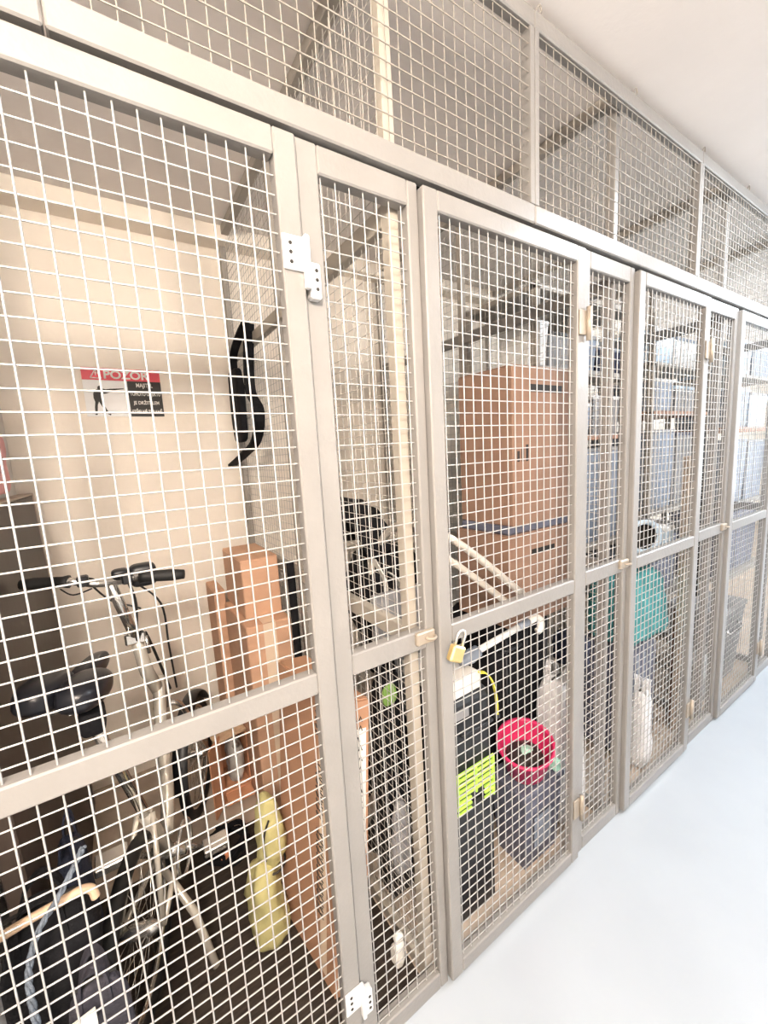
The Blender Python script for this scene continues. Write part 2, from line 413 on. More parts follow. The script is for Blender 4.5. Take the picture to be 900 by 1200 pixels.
# ---- folding bicycle
RH=Vector((-.09,.455,.246)); FH=Vector((.150,1.10,.246)); hd=(FH-RH); hd.z=0; hd.normalize(); sd=Vector((hd.y,-hd.x,0))
t=thing('folding_bicycle','folding bicycle with black saddle and tall stem behind the nearest door','bicycle',(0,.7,0))
def wheel(c, rad):
    ty=part(MB().tube(arc(c,rad-.02,0,2*PI*47/48,47,hd,(0,0,1)),.019,8,closed=True),'wheel','rub',t)
    part(MB().tube(arc(c,rad-.044,0,2*PI*47/48,47,hd,(0,0,1)),.009,8,closed=True),'rim','chrome',ty)
    b=MB()
    for k in range(24):
        a=2*PI*k/24; e=Vector(c)+hd*((rad-.05)*math.cos(a))+Vector((0,0,(rad-.05)*math.sin(a)))
        b.tube([Vector(c)+sd*(.022*(1 if k%2 else -1)),e],.0011,5)
    part(b,'spokes','chrome',ty)
    part(MB().tube([Vector(c)-sd*.05,Vector(c)-sd*.025,Vector(c)+sd*.025,Vector(c)+sd*.05],[.007,.02,.02,.007],12),'hub','steel',ty)
wheel(RH,.24); wheel(FH,.24)
def fender(c, a0,a1,m):
    P=arc(c,.265,a0,a1,22,hd,(0,0,1)); vs=[];fs=[];n=7
    for i,p in enumerate(P):
        rad=(p-Vector(c)).normalized()
        for k in range(n):
            a=-1.1+2.2*k/(n-1); vs.append(p+sd*(.031*math.sin(a))+rad*(.016*math.cos(a)-.016))
    for i in range(len(P)-1):
        for k in range(n-1): fs.append((i*n+k,i*n+k+1,(i+1)*n+k+1,(i+1)*n+k))
    part(MB().add(vs,fs,True),'mudguard',m,t)
fender(FH,.15*PI,.97*PI,'blkpl')
top=Vector((-.048,.70,1.155)); crown=Vector((.058,.915,.62)); clampP=Vector((-.006,.785,.945))
part(MB().tube([clampP,top],.0155,12),'stem','chrome',t)
part(MB().tube([crown,Vector((.012,.825,.80)),clampP],[.021,.021,.017],12),'head_tube','bikewhite',t)
cl=MB().box((-.030,-.018,-.020),(.030,.018,.020),.006,Matrix.Translation(clampP)); cl.tube([clampP+sd*.03,clampP+sd*.034+Vector((0,0,-.06))],.006,8)
part(cl,'folding_clamp','chrome',t)
fk=MB()
for s_ in (-1,1): fk.tube(smooth_pts([crown+sd*(.012*s_),crown+sd*(.046*s_)+Vector((.012,.03,-.05)),FH+sd*(.050*s_)],5),.0105,10)
part(fk,'fork','chrome',t)
# handlebar
Lb=Vector((-.250,.755,1.185)); Rb=Vector((.135,.600,1.168)); bd=(Rb-Lb).normalized()
hb=part(MB().tube(smooth_pts([Lb,Lb+bd*.12,top+Vector((-.035,.01,.006)),top+Vector((.035,-.012,.006)),Rb-bd*.12,Rb],5),.0115,10),'handlebar','chrome',t)
part(MB().tube([Lb-bd*.004,Lb+bd*.03,Lb+bd*.1,Lb+bd*.115],[.014,.018,.016,.019],10),'grip','rub',hb)
part(MB().tube([Rb+bd*.004,Rb-bd*.03,Rb-bd*.1,Rb-bd*.115],[.014,.018,.016,.019],10),'grip','rub',hb)
for e,s_ in ((Lb,1),(Rb,-1)):
    bl=MB(); q=e+bd*(.15*s_); bl.box((-.014,-.016,-.016),(.014,.016,.014),.004,Matrix.Translation(q)); bl.tube(smooth_pts([q+hd*.02,q+hd*.05-Vector((0,0,.015)),e+bd*(.02*s_)+hd*.055-Vector((0,0,.02))],4),.005,8)
    part(bl,'brake_lever','blkpl',hb)
lm=MB().blob(top+bd*.085+hd*.02+Vector((0,0,.018)),(.036,.03,.034),.5,.5); lm.blob(top+bd*.03+hd*.0+Vector((0,0,.03)),(.022,.022,.014),.6,.6)
part(lm,'bar_lamp','blkpl',hb)
cb=MB()
q1=top+bd*.05-Vector((0,0,.0)); q2=Rb-bd*.17
cb.tube(smooth_pts([q2,q2+Vector((.03,.06,-.03)),q2+Vector((.10,.10,-.13)),q2+Vector((.11,.16,-.30)),Vector((.10,.93,.66))],6),.0032,6)
cb.tube(smooth_pts([q1,q1+Vector((.01,.04,-.08)),q1+Vector((.0,.05,-.2)),clampP+Vector((.03,.02,.0)),crown+Vector((.02,0,.05))],6),.0045,6)
cb.tube(smooth_pts([Lb+bd*.16,top+Vector((-.01,.05,-.06)),top+Vector((.05,.06,-.10)),q1+Vector((.02,.05,-.10))],6),.003,6)
cb.tube(smooth_pts([Lb+bd*.09-Vector((0,0,.02)),Lb+bd*.12-Vector((0,0,.04)),Lb+bd*.17-Vector((0,0,.025))],6),.0022,6)
part(cb,'brake_cable','rub',t)
# frame
BB=Vector((.0,.62,.29)); st0=Vector((-.045,.53,.52)); seat=Vector((-.135,.435,.998))
fr=MB()
fr.tube(smooth_pts([crown+Vector((-.012,-.02,.12)),Vector((.03,.80,.60)),Vector((.02,.72,.43)),BB+Vector((0,.03,.03))],6),.0205,12)
fr.tube([BB,st0],.0185,12)
for s_ in (-1,1):
    fr.tube([BB+sd*(.03*s_),RH+sd*(.055*s_)],.0085,8); fr.tube([st0+sd*(.02*s_),RH+sd*(.055*s_)],.0075,8)
part(fr,'frame','bikewhite',t)
part(MB().tube([st0,seat+Vector((.004,.008,-.06))],.0145,12),'seat_post','chrome',t)
sdl=MB()
SR=Matrix((hd,-sd,Vector((0,0,1)))).transposed().to_4x4(); SR.translation=seat
for s_ in (-1,1): sdl.blob((-.045,.040*s_,.0),(.075,.045,.036),.75,.8,T=SR@Matrix.Rotation(.10,4,'Y')@Matrix.Rotation(.12,4,'X'))
sdl.blob((.05,0,-.006),(.105,.028,.026),.75,.8,T=SR)
sa=part(sdl,'saddle','vinyl',t)
rl=MB()
for s_ in (-1,1): rl.tube(smooth_pts([seat+sd*(.022*s_)-hd*.09-Vector((0,0,.02)),seat+sd*(.022*s_)-hd*.03-Vector((0,0,.045)),seat+sd*(.02*s_)+hd*.10-Vector((0,0,.028))],4),.0035,6)
rl.box((-.025,-.02,-.02),(.025,.02,.02),.005,Matrix.Translation(seat-Vector((0,0,.052))))
part(rl,'saddle_rails','chrome',sa)
part(MB().blob(seat-hd*.02+sd*.032-Vector((0,0,.085)),(.026,.04,.032),.5,.5),'saddle_bag','blk',t)
ck=MB(); ck.tube([BB-sd*.05,BB+sd*.05],.02,12)
for s_ in (-1,1):
    e=BB+sd*(.06*s_)+hd*(.10*s_)+Vector((0,0,-.11*s_)); ck.tube([BB+sd*(.055*s_),e],.009,8); ck.box((-.04,-.03,-.012),(.04,.03,.012),.003,Matrix.Translation(e+sd*(.05*s_)))
ck.tube(arc(BB+sd*.045,.075,0,2*PI*31/32,31,hd,(0,0,1)),.006,6,closed=True)
part(ck,'crankset','steel',t)
part(MB().tube([BB+Vector((-.02,-.05,-.01)),Vector((.04,.50,.16)),Vector((.075,.435,.012))],[.010,.012,.011],10),'kickstand','bikewhite',t)
ref=MB().blob(FH+Vector((-.03,-.10,.22)),(.02,.018,.02),.6,.6); part(ref,'reflector','orange',t)

# sling bag on the partition rail
t=thing('sling_bag','black sling bag hanging by its straps on the mesh partition','bag',(.53,1.15,1.45))
bx=.535
part(MB().blob((bx-.012,1.27,1.745),(.020,.085,.165),.4,.5,2,.004,14),'bag_body','blk',t)
part(MB().ribbon(smooth_pts([(bx+.01,1.36,1.86),(bx+.005,1.33,1.98),(bx+.008,1.20,2.045),(bx+.01,1.10,2.07)],5),(1,0,0),.035,.008),'strap','blk',t)
part(MB().ribbon(smooth_pts([(bx+.014,1.07,2.06),(bx+.006,1.10,1.90),(bx-.002,1.08,1.78),(bx-.004,.985,1.69),(bx-.004,1.06,1.58),(bx-.008,1.25,1.525),(bx-.012,1.55,1.465)],6),(1,.15,0),.045,.01),'strap','blk',t)
part(MB().tube([(.561,1.09,2.045),(.535,1.09,2.05),(.530,1.09,2.065)],.004,8),'hook','steel',t)
# cartons
def carton(name,label,x0,x1,y0,y1,z0,z1,m='card',tape=None,ang=0,cat='box',flap=True,group=None):
    t=thing(name,label,cat,((x0+x1)/2,(y0+y1)/2,z0),group)
    T=rotz(((x0+x1)/2,(y0+y1)/2,0),ang)
    part(MB().box((x0,y0,z0),(x1,y1,z1),.004,T),'carton_body',m,t)
    b=MB(); mid=(x0+x1)/2
    b.box((x0+.002,y0+.002,z1),(mid-.001,y1-.002,z1+.003),.001,T); b.box((mid+.001,y0+.002,z1),(x1-.002,y1-.002,z1+.003),.001,T)
    part(b,'top_flap',m,t)
    if tape:
        b=MB().box((mid-tape/2,y0-.0012,z0+.02),(mid+tape/2,y0-.0001,z1),.0003,T)
        b.box((mid-tape/2,y0-.0012,z1+.003),(mid+tape/2,y1,z1+.0042),.0003,T); part(b,'parcel_tape','tape',t)
    return t
carton('tall_carton','tallest brown carton of the stack against the partition, behind the bicycle',.372,.522,.90,1.22,.86,1.10,tape=None)
carton('tall_carton','lower brown carton with pale tape under the tallest one',.352,.532,.83,1.20,.0,.852,tape=.05)
carton('slim_carton','slim upright tan carton at the left of the tall carton stack',.318,.368,1.24,1.44,.0,.90,'card')
# black rolled mat
t=thing('rolled_mat','black rolled mat standing between the cartons and the partition','mat',(.541,.80,0))
b=MB().tube([(.5385,.80,0.0),(.5385,.80,1.09)],.0155,14); part(b,'mat_roll','blk',t)
# large carton with print, near the nearest post
t=thing('printed_carton','large orange brown carton with black print, standing behind the nearest post','box',(.38,.3,0))
A,Bq,Cq,Dq=(.331,.165),(.420,.140),(.385,.470),(.297,.488)
def tilt(v): return Vector((v[0]+.065*v[2]/.855,v[1],v[2]))
def tmb(b): b.v=[tuple(tilt(v)) for v in b.v]; return b
def prismxy(pts,z0,z1):
    return MB().prism(pts,z0,z1)
part(tmb(prismxy([A,Bq,Cq,Dq],0,.855)),'carton_body','pcard',t)
part(tmb(prismxy([(A[0]+.004,A[1]+.004),(Bq[0]-.003,Bq[1]+.004),(Cq[0]-.003,Cq[1]-.003),(Dq[0]+.004,Dq[1]-.004)],.8555,.860)),'top_flap','pcard',t)
pr=MB(); e=Vector((Dq[0]-A[0],Dq[1]-A[1],0)); L=e.length; e.normalize(); nrm=Vector((-e.y,e.x,0))*1
if nrm.x>0: nrm=-nrm
def onside(u,z): return tilt(Vector((A[0],A[1],0))+e*u+Vector((0,0,z))+nrm*.0015)
for k,(z0,z1) in enumerate(((.74,.83),(.50,.66),(.20,.45))):
    z=z0
    while z<z1:
        hgt=.011; u=.055
        pr.tube([onside(u,z),onside(u+.022,z+.005),onside(u+.004,z+hgt)],.0022,5)
        pr.tube([onside(u+.028,z),onside(u+.036,z+hgt)],.0022,5)
        z+=.019
f2=Vector((Bq[0]-A[0],Bq[1]-A[1],0)).normalized(); n2=Vector((f2.y,-f2.x,0))
def onfront(u,z): return tilt(Vector((A[0],A[1],0))+f2*u+Vector((0,0,z))+n2*.0015)
for z in (.80,.775,.72,.69,.66,.60,.57,.54,.51):
    u=.02
    while u<.075:
        pr.tube([onfront(u,z),onfront(u+.006,z+.014),onfront(u+.010,z)],.0018,5); u+=.015
pr.tube([onfront(.05+.018*math.cos(a),.745+.018*math.sin(a)) for a in [k*PI/6 for k in range(11)]],.0025,5)
part(MB().add([onfront(.008,.03)-n2*.0007,onfront(.086,.03)-n2*.0007,onfront(.086,.78)-n2*.0007,onfront(.008,.78)-n2*.0007],[(0,1,2,3)]),'front_label','paper',t,'cream printed front label')
part(pr,'printed_marks','ink',t)
part(MB().add([onside(.04,.03),onside(.075,.03),onside(.075,.845),onside(.04,.845)],[(0,1,2,3)]),'parcel_tape','tape',t)
# open carton with stuff on top, by the front wheel
t=thing('open_carton','open orange carton facing the door with splayed flaps beside the front wheel','box',(.29,1.1,0))
x0,x1,y0,y1,h=.232,.348,1.02,1.19,.31
b=MB()
b.box((x0,y0,0),(x0+.006,y1,h),.001); b.box((x1-.006,y0,0),(x1,y1,h),.001); b.box((x0,y1-.006,0),(x1,y1,h),.001); b.box((x0,y0,0),(x1,y1,.006),.001); b.box((x0,y0,.06),(x1,y1,.066),.001)
part(b,'carton_body','card2',t)
b=MB().prism([(x0,y0),(x0-.055,y0-.075),(x0-.051,y0-.079),(x0+.006,y0)],.03,h+.03); part(b,'flap','card2',t)
b=MB().box((x0+.004,y0-.07,.056),(x1-.004,y0,.062),.001); part(b,'flap','card2',t)
t=thing('plastic_bag','clear crumpled plastic bag lying in the open orange carton','bag',(.30,1.1,.066))
part(MB().blob((.300,1.085,.165),(.036,.07,.09),.6,.7,5,.010,20),'bag_body','film',t)
part(MB().tube(smooth_pts([(.300,1.05,.245),(.296,1.03,.262),(.302,1.02,.272)],4),[.012]*8+[.016],8),'knot','film',t)
for k,(a,z,lab) in enumerate(((.15,.472,'front pale wooden offcut lying on top of the open orange carton'),(-.12,.445,'rear pale wooden offcut lying on top of the open orange carton'))):
    T=Matrix.Translation((.285,1.05+.08*k,.3175))@Matrix.Rotation(a,4,'Z')
    solo(MB().box((-.075,-.03,-.006),(.062,.03,.006),.002,T),'timber_offcut','wood',lab,'wood','wooden offcuts on the open carton')
# yellow-green cloth bag slumped against the printed carton
t=thing('cloth_bag','yellow green cloth bag slumped at the foot of the printed carton','bag',(.26,.44,0))
part(MB().blob((.238,.450,.130),(.052,.080,.128),.75,.8,4,.018,16,sag=.28),'bag_body','lime',t)
part(MB().blob((.272,.455,.335),(.040,.052,.115),.7,.8,6,.012,18,sag=.15),'bag_neck','lime',t)
part(MB().tube(arc((.268,.452,.235),.041,0,2*PI*15/16,15,(1,0,0),(0,1.35,0)),.0035,6,closed=True),'drawstring','ink',t)
part(MB().tube(smooth_pts([(.262,.41,.41),(.246,.405,.38),(.238,.405,.34),(.240,.40,.29)],4),.003,6),'cord','ink',t)
# black strap bundle with orange tag
t=thing('strap_bundle','tangled black straps with an orange tag on the dark mat','strap',(.19,.86,0))
b=MB()
for k in range(5):
    a=k*1.3; c=Vector((.185+.015*math.cos(a),.785+.02*math.sin(a),.03+.012*k))
    b.ribbon(smooth_pts([c+Vector((.07*math.cos(a+j*.9),.07*math.sin(a+j*.9),.012*math.sin(j*2+k))) for j in range(7)],4),(0,0,1),.022,.004)
part(b,'webbing','blk',t)
part(MB().box((.150,.715,.055),(.182,.722,.075),.002,rotz((.166,.72,0),.5)),'tag','orange',t)
# dark mat
t=solo(MB().box((-.25,.06,0),(.555,.88,.006),.002),'floor_mat','mat_','dark brown ribbed mat covering the floor of the bicycle cage','mat')
# walking cane and rope and bags, lower left
t=thing('walking_cane','pale wooden walking cane with crook lying over the dark bags','cane',(-.2,.12,.72))
cane=[(-.300,.12,.725),(-.219,.12,.738),(-.173,.12,.742),(-.142,.12,.745),(-.127,.12,.737),(-.123,.12,.718)]
part(MB().tube(smooth_pts(cane,6),.0075,10),'cane_shaft','wood',t)
part(MB().tube([(-.300,.12,.725),(-.322,.12,.721)],[.009,.008],10),'ferrule','rub',t)
t=thing('rope','blue grey braided rope hanging over the dark bags','rope',(-.10,.12,.1))
rp=smooth_pts([(-.125,.10,.84),(-.142,.092,.815),(-.170,.088,.775),(-.198,.086,.738),(-.215,.075,.69),(-.216,.062,.63),(-.213,.058,.54),(-.218,.056,.40),(-.24,.055,.2),(-.25,.055,.02)],8)
b=MB()
for ph in (0,2.1,4.2): b.tube([p+Vector((.0032*math.cos(i*.75+ph),.0032*math.sin(i*.75+ph),0)) for i,p in enumerate(rp)],.0028,6)
part(b,'braid','rope',t)
def softbag(name,label,c,h,m,seed,cat='bag',handles=True,hm=None,amp=.02,sag=.12,zdir=True,e=(.5,.5)):
    t=thing(name,label,cat,(c[0],c[1],c[2]-h[2]))
    part(MB().blob(c,h,e[0],e[1],seed,amp,11,sag=sag),'bag_body',m,t)
    if handles:
        hm=hm or m
        for s_ in (-1,1):
            y=c[1]+s_*h[1]*.45; z=c[2]+h[2]*.9
            part(MB().ribbon(smooth_pts([(c[0]-h[0]*.4,y,z-.02),(c[0]-h[0]*.32,y,z+.05),(c[0],y+s_*.01,z+.075),(c[0]+h[0]*.32,y,z+.05),(c[0]+h[0]*.4,y,z-.02)],5),(0,1,0),.022,.004),'handle',hm,t)
    zp=MB().tube([(c[0]-h[0]*.6,c[1],c[2]+h[2]*1.0),(c[0],c[1],c[2]+h[2]*1.02),(c[0]+h[0]*.6,c[1],c[2]+h[2]*1.0)],.004,6)
    part(zp,'zip','ink',t)
    return t
softbag('duffel_bag','tall black duffel bag at the lower left, under the walking cane',(-.205,.160,.365),(.085,.042,.355),'blk',11,amp=.014)
softbag('backpack','dark grey backpack in front of the tall black duffel bag',(-.140,.082,.30),(.055,.018,.295),'mauve',12,amp=.008)
softbag('duffel_bag','dark cloth bag between the rear wheel and the board',(-.205,.46,.30),(.032,.09,.29),'navy',13,amp=.010)
t=solo(MB().box((-.175,.050,.53),(-.140,.055,.575),.001,rotz((-.145,.055,0),.15)),'paper_card','paper','small white card tucked on the front of the dark grey backpack','card')

# ------------------------------------------------------------------ cage with cartons
# cartons stack
t=carton('moving_carton','upper of the two big brown cartons behind the padlocked door',1.085,1.425,.155,.40,1.225,1.745,'card3')
sl=MB().box((1.17,.1538,1.665),(1.345,.1549,1.690),.0003); part(sl,'hand_hole','hole',t)
pm=MB()
for k in range(3): pm.box((1.105+k*.022,.1538,1.44-k*.0),(1.117+k*.022,.1549,1.475+.01*k),.0003)
part(pm,'printed_marks','ink',t)
t=carton('moving_carton','lower of the two big brown cartons behind the padlocked door',1.075,1.430,.165,.42,.862,1.19,'card3')
sl=MB().box((1.19,.1638,1.11),(1.32,.1649,1.13),.0003); part(sl,'hand_hole','hole',t)
solo(MB().box((1.08,.17,1.193),(1.43,.40,1.2245),.012),'shade_slab','bluegrey','painted shadow band, a dark grey blanket between the two big brown cartons','slab')  # dark slab painting in the shadow band between the stacked cartons
# suitcase under the cartons
t=thing('suitcase','large black suitcase standing under the big brown cartons','suitcase',(1.2,.38,0))
part(MB().box((1.09,.25,.03),(1.43,.52,.86),.035),'shell','blk',t)
b=MB()
for x in (1.15,1.21,1.27,1.33,1.39): b.tube([(x,.25,.12),(x,.25,.80)],.005,8)
part(b,'rib','blkpl',t)
b=MB()
for x in (1.13,1.39):
    for y in (.28,.48): b.lathe([(0,-.012),(.02,-.012),(.022,0),(.02,.012),(0,.012)],14,Matrix.Translation((x,y,.0225))@Matrix.Rotation(PI/2,4,'Y'))
part(b,'wheel','rub',t)
part(MB().tube(smooth_pts([(1.12,.25,.74),(1.12,.225,.75),(1.20,.225,.75),(1.20,.25,.74)],5),.007,8),'handle','blkpl',t)
# pushchair
t=thing('pushchair','folded black pushchair with pale grey tubes behind the padlocked door','pushchair',(.85,.6,0))
fr=MB()
fr.tube(smooth_pts([(.70,.45,1.14),(.72,.30,1.27),(.80,.15,1.235),(1.062,.105,1.015)],6),.0115,10)
fr.tube(smooth_pts([(.70,.62,1.14),(.74,.34,1.22),(.82,.20,1.165),(1.045,.125,.965)],6),.0115,10)
fr.tube([(.70,.45,1.14),(.72,.45,.12)],.0105,10); fr.tube([(.70,.62,1.14),(.72,.64,.12)],.0105,10)
fr.tube([(.72,.47,1.0),(1.0,.56,.62)],.010,10); fr.tube([(.72,.60,1.0),(.70,.66,.12)],.010,10); fr.tube([(.70,.46,.12),(.72,.47,1.0)],.010,10)
part(fr,'frame','pgrey',t)
hg=part(MB().tube([(1.045,.125,.965),(1.062,.105,1.015)],.010,12),'cross_bar','pgrey',t)
cn=MB()
# canopy: ribbed quarter dome
nu,nv=14,12; vs=[];fs=[]
for j in range(nv+1):
    a=j/nv*PI*.62
    for i in range(nu+1):
        bb=PI*i/nu; r=.155+.006*math.cos(a*16)
        vs.append((.70+.0+r*math.sin(bb)*math.cos(a)*1.05-.05, .52-r*math.cos(bb)*.95, 1.17+r*math.sin(bb)*math.sin(a)*1.15))
for j in range(nv):
    for i in range(nu): fs.append((j*(nu+1)+i,j*(nu+1)+i+1,(j+1)*(nu+1)+i+1,(j+1)*(nu+1)+i))
cn.add(vs,fs,True); co=part(cn,'canopy','blk',t); md=co.modifiers.new('thick','SOLIDIFY'); md.thickness=.008
part(MB().blob((.80,.53,.98),(.13,.10,.17),.5,.5,8,.016,12),'seat','blk',t)
part(MB().blob((.86,.57,.74),(.12,.10,.12),.5,.5,9,.016,12),'footmuff','blk',t)
b=MB(); b.ribbon(smooth_pts([(.70,.43,1.14),(.735,.425,1.06),(.74,.425,1.00)],5),(0,1,0),.03,.004); b.ribbon(smooth_pts([(.76,.43,1.08),(.80,.425,1.03),(.79,.425,.94)],5),(0,1,0),.03,.004)
part(b,'harness','paper',t,'cream harness straps')
for x,y in ((.70,.44),(.70,.68),(.86,.60),(.86,.72)):
    w=part(MB().tube(arc((x,y,.095),.08,0,2*PI*27/28,27,(1,0,0),(0,0,1)),.0148,8,closed=True),'wheel','rub',t)
    part(MB().lathe([(0,-.012),(.06,-.010),(.064,0),(.06,.010),(0,.012)],16,Matrix.Translation((x,y,.095))@Matrix.Rotation(PI/2,4,'X')),'wheel_disc','grey',w)
# grey folding table board leaning, seen through the narrow panel
t=thing('folded_table','pale grey folded table leaning behind the pushchair','table',(.75,.37,0))
T=Matrix.Translation((.655,.375,0))
part(MB().box((0,0,.42),(.20,.02,1.03),.004,T),'tabletop','grey',t)
for x in (.66,.83):
    part(MB().box((x,.378,0),(x+.016,.393,.45),.002),'leg','steel',t)
# dark textile bags by the front post
t=softbag('shopping_bag','black shopping bag with green print beside the narrow panel',(.655,.322,.60),(.056,.038,.20),'blk',21,amp=.012)
part(MB().blob((.640,.282,.74),(.026,.010,.035),.7,.7,3,.004,20),'green_print','greenleaf',t,'green leaf print')
t=thing('storage_bin','dark plastic bin under the black shopping bag','bin',(.66,.32,0))
part(MB().prism([(.612,.285),(.70,.285),(.70,.362),(.612,.362)],0.0,.39),'bin_body','blkpl',t)
part(MB().box((.607,.280,.37),(.704,.367,.399),.004),'lid','blkpl',t)
t=thing('plastic_bag','grey plastic bag hanging in front of the dark bin by the narrow panel','bag',(.64,.255,.12))
part(MB().blob((.638,.256,.25),(.036,.014,.13),.7,.7,31,.006,20,sag=.2),'bag_body','smoke',t)
part(MB().tube(smooth_pts([(.625,.258,.37),(.638,.262,.41),(.652,.258,.37)],5),.003,6),'handle','smoke',t)
t=thing('paper_bag','small crumpled white paper bag on the floor by the narrow panel','bag',(.52,.125,0))
part(MB().blob((.522,.125,.05),(.020,.016,.042),.6,.6,41,.008,30),'bag_body','paper',t)
part(MB().blob((.522,.125,.098),(.015,.010,.012),.7,.7,42,.005,40),'bag_top','paper',t)
# toolbox tower
t=thing('tool_chest','tall black tool chest with lime lattice panel behind the padlocked door','tool chest',(.81,.2,0))
part(MB().box((.725,.092,.0),(.905,.33,.395),.012),'lower_box','blkpl',t)
part(MB().box((.728,.098,.40),(.902,.33,.76),.02),'upper_box','blkpl',t)
b=MB()
X0,X1,Z0,Z1=.732,.892,.395,.535
b.box((X0,.080,Z0+.04),(X0+.008,.090,Z1),.002); b.box((X1-.008,.080,Z0),(X1,.090,Z1),.002); b.box(((X0+X1)/2-.004,.080,Z0+.05),((X0+X1)/2+.004,.090,Z1),.002)
for k in range(8):
    z=Z0+.004+k*(Z1-Z0-.01)/7
    xa=X0 if k>2 else X0; xb=X1 if k>2 else X0+.06
    b.box((xa,.081,z),(xb,.089,z+.0085),.002)
    if k<=2: b.box((X1-.045,.081,z),(X1,.089,z+.0085),.002)
part(b,'lattice_panel','limepl',t,'lime green lattice panel')
part(MB().tube(smooth_pts([(.76,.090,.66),(.76,.075,.665),(.87,.075,.665),(.87,.090,.66)],5),.006,8),'handle','blkpl',t)
part(MB().box((.74,.094,.70),(.80,.0985,.73),.003),'latch','grey',t)
t=solo(MB().box((.722,.105,.7605),(.862,.32,.815),.004,rotz((.79,.2,0),.04)),'wooden_box','paper','pale flat wooden box on top of the black tool chest','box')
t=thing('yellow_strap','yellow strap hanging over the side of the black tool chest','strap',(.90,.09,.66))
part(MB().ribbon(smooth_pts([(.850,.10,.818),(.872,.094,.812),(.895,.090,.78),(.911,.088,.72),(.916,.090,.66)],6),(.3,1,0),.014,.003),'webbing','yellow',t)
part(MB().box((.906,.083,.645),(.924,.096,.66),.002),'buckle','blkpl',t)
# umbrella lying on top
t=thing('umbrella','white umbrella with curved handle lying across the tool chest','umbrella',(.97,.1,.83))
part(MB().tube([(.79,.115,.862),(.83,.113,.872),(.86,.112,.88)],[.012,.022,.019],12),'folded_cover','slate',t,'grey blue folded cover')
part(MB().tube([(.86,.112,.88),(1.04,.105,.905)],.0105,12),'shaft','white',t)
part(MB().tube([(1.04,.105,.905),(1.09,.103,.912)],.0125,12),'collar','slate',t)
part(MB().tube(smooth_pts([(1.09,.103,.912),(1.13,.101,.915),(1.150,.100,.90),(1.148,.098,.875),(1.130,.098,.868)],6),.0115,12),'crook','paper',t,'cream crook handle')
# magenta tub on its side
t=thing('round_basket','magenta round basket standing on the dark blue grey tub','basket',(1.12,.14,.31))
c=Vector((1.122,.145,.332)); ax=Matrix.Translation(c)@Matrix.Rotation(.30,4,Vector((.62,-.78,0)))
part(MB().lathe([(0,.004),(.068,.004),(.070,.006),(.094,.125),(.100,.126),(.100,.134),(.090,.134),(.088,.125),(.064,.012),(0,.012)],36,ax),'basket_body','magenta',t)
part(MB().blob(c+Vector((.0,.0,.045)),(.062,.062,.035),.8,.9,5,.012,30),'contents','ink',t)
part(MB().blob(c+Vector((-.005,-.01,.075)),(.02,.018,.016),.7,.7,5,.006,30),'small_ball','mint',t)
t=solo(MB().blob((1.222,.088,.330),(.018,.014,.022),.6,.6,6,.006,30),'sponge','mint','mint green sponge between the magenta basket and the grey tub','sponge')
# grey-blue tub
t=thing('storage_tub','dark blue grey lidded tub on the floor, carrying the magenta basket','tub',(1.19,.15,0))
def taper(x0,x1,y0,y1,z0,z1,k):
    return MB().add([(x0+k,y0+k,z0),(x1-k,y0+k,z0),(x1-k,y1-k,z0),(x0+k,y1-k,z0),(x0,y0,z1),(x1,y0,z1),(x1,y1,z1),(x0,y1,z1)],
        [(3,2,1,0),(4,5,6,7),(0,1,5,4),(1,2,6,5),(2,3,7,6),(3,0,4,7)])
part(taper(1.030,1.240,.075,.225,0,.285,.015),'tub_body','bluegrey',t)
part(MB().box((1.022,.068,.285),(1.247,.232,.31),.006),'lid','bluegrey',t)
part(MB().box((1.075,.0695,.08),(1.17,.0745,.20),.004),'label_panel','slate',t,'pale blue label panel')
# white bag
t=softbag('carrier_bag','white plastic carrier bag standing right of the magenta basket',(1.335,.150,.31),(.078,.075,.30),'bag',51,amp=.010,sag=.08,handles=True)
solo(MB().blob((1.40,.145,.725),(.030,.07,.040),.6,.6,55,.008,22).blob((1.40,.145,.665),(.030,.07,.035),.6,.6,56,.008,22),'cloth_bundle','navy','navy patterned cloth bundle above the white carrier bag','cloth')
# reddish wooden pole
solo(MB().tube([(.60,.86,.0),(.595,.83,1.1),(.592,.80,2.1)],.016,10),'wooden_pole','redwood','reddish brown pole standing behind the sling bag partition','pole')

# ------------------------------------------------------------------ cage with teal bag
t=thing('shelf_unit','grey metal shelf unit in the cage behind the teal bag','shelf',(1.92,.6,0))
sx0,sx1,sy0,sy1=1.515,2.34,.385,.80
for x in (sx0,sx1-.03):
    for y in (sy0,sy1-.03): part(MB().box((x,y,0),(x+.03,y+.03,2.15),.002),'post','dsteel',t)
for z in (.30,.95,1.50,1.80,2.12): part(MB().box((sx0,sy0,z),(sx1,sy1,z+.022),.002),'shelf_board','redwood' if z==1.50 else 'dsteel',t)
def bin_(label,x0,x1,y0,y1,z0,z1,m,lid='white',group=None,name='storage_box'):
    t=thing(name,label,'box',((x0+x1)/2,(y0+y1)/2,z0),group)
    part(taper(x0,x1,y0,y1,z0,z1-.02,.01),'box_body',m,t)
    part(MB().box((x0-.004,y0-.004,z1-.02),(x1+.004,y1+.004,z1),.004),'lid',lid,t)
bin_('white box on the top shelf, visible above the brown cartons',1.525,1.66,.43,.60,1.823,2.02,'white')
bin_('dark grey box on the top shelf beside the white box',1.68,1.84,.44,.70,1.823,1.99,'grey','blkpl')
bin_('slate box in the middle of the top shelf',1.86,2.06,.44,.72,1.823,2.00,'slate','grey')
bin_('navy box at the right end of the top shelf',2.08,2.30,.44,.72,1.823,1.96,'navy','slate')
bin_('pale box at the left of the upper middle shelf',1.56,1.78,.44,.70,1.523,1.70,'grey','bluegrey')
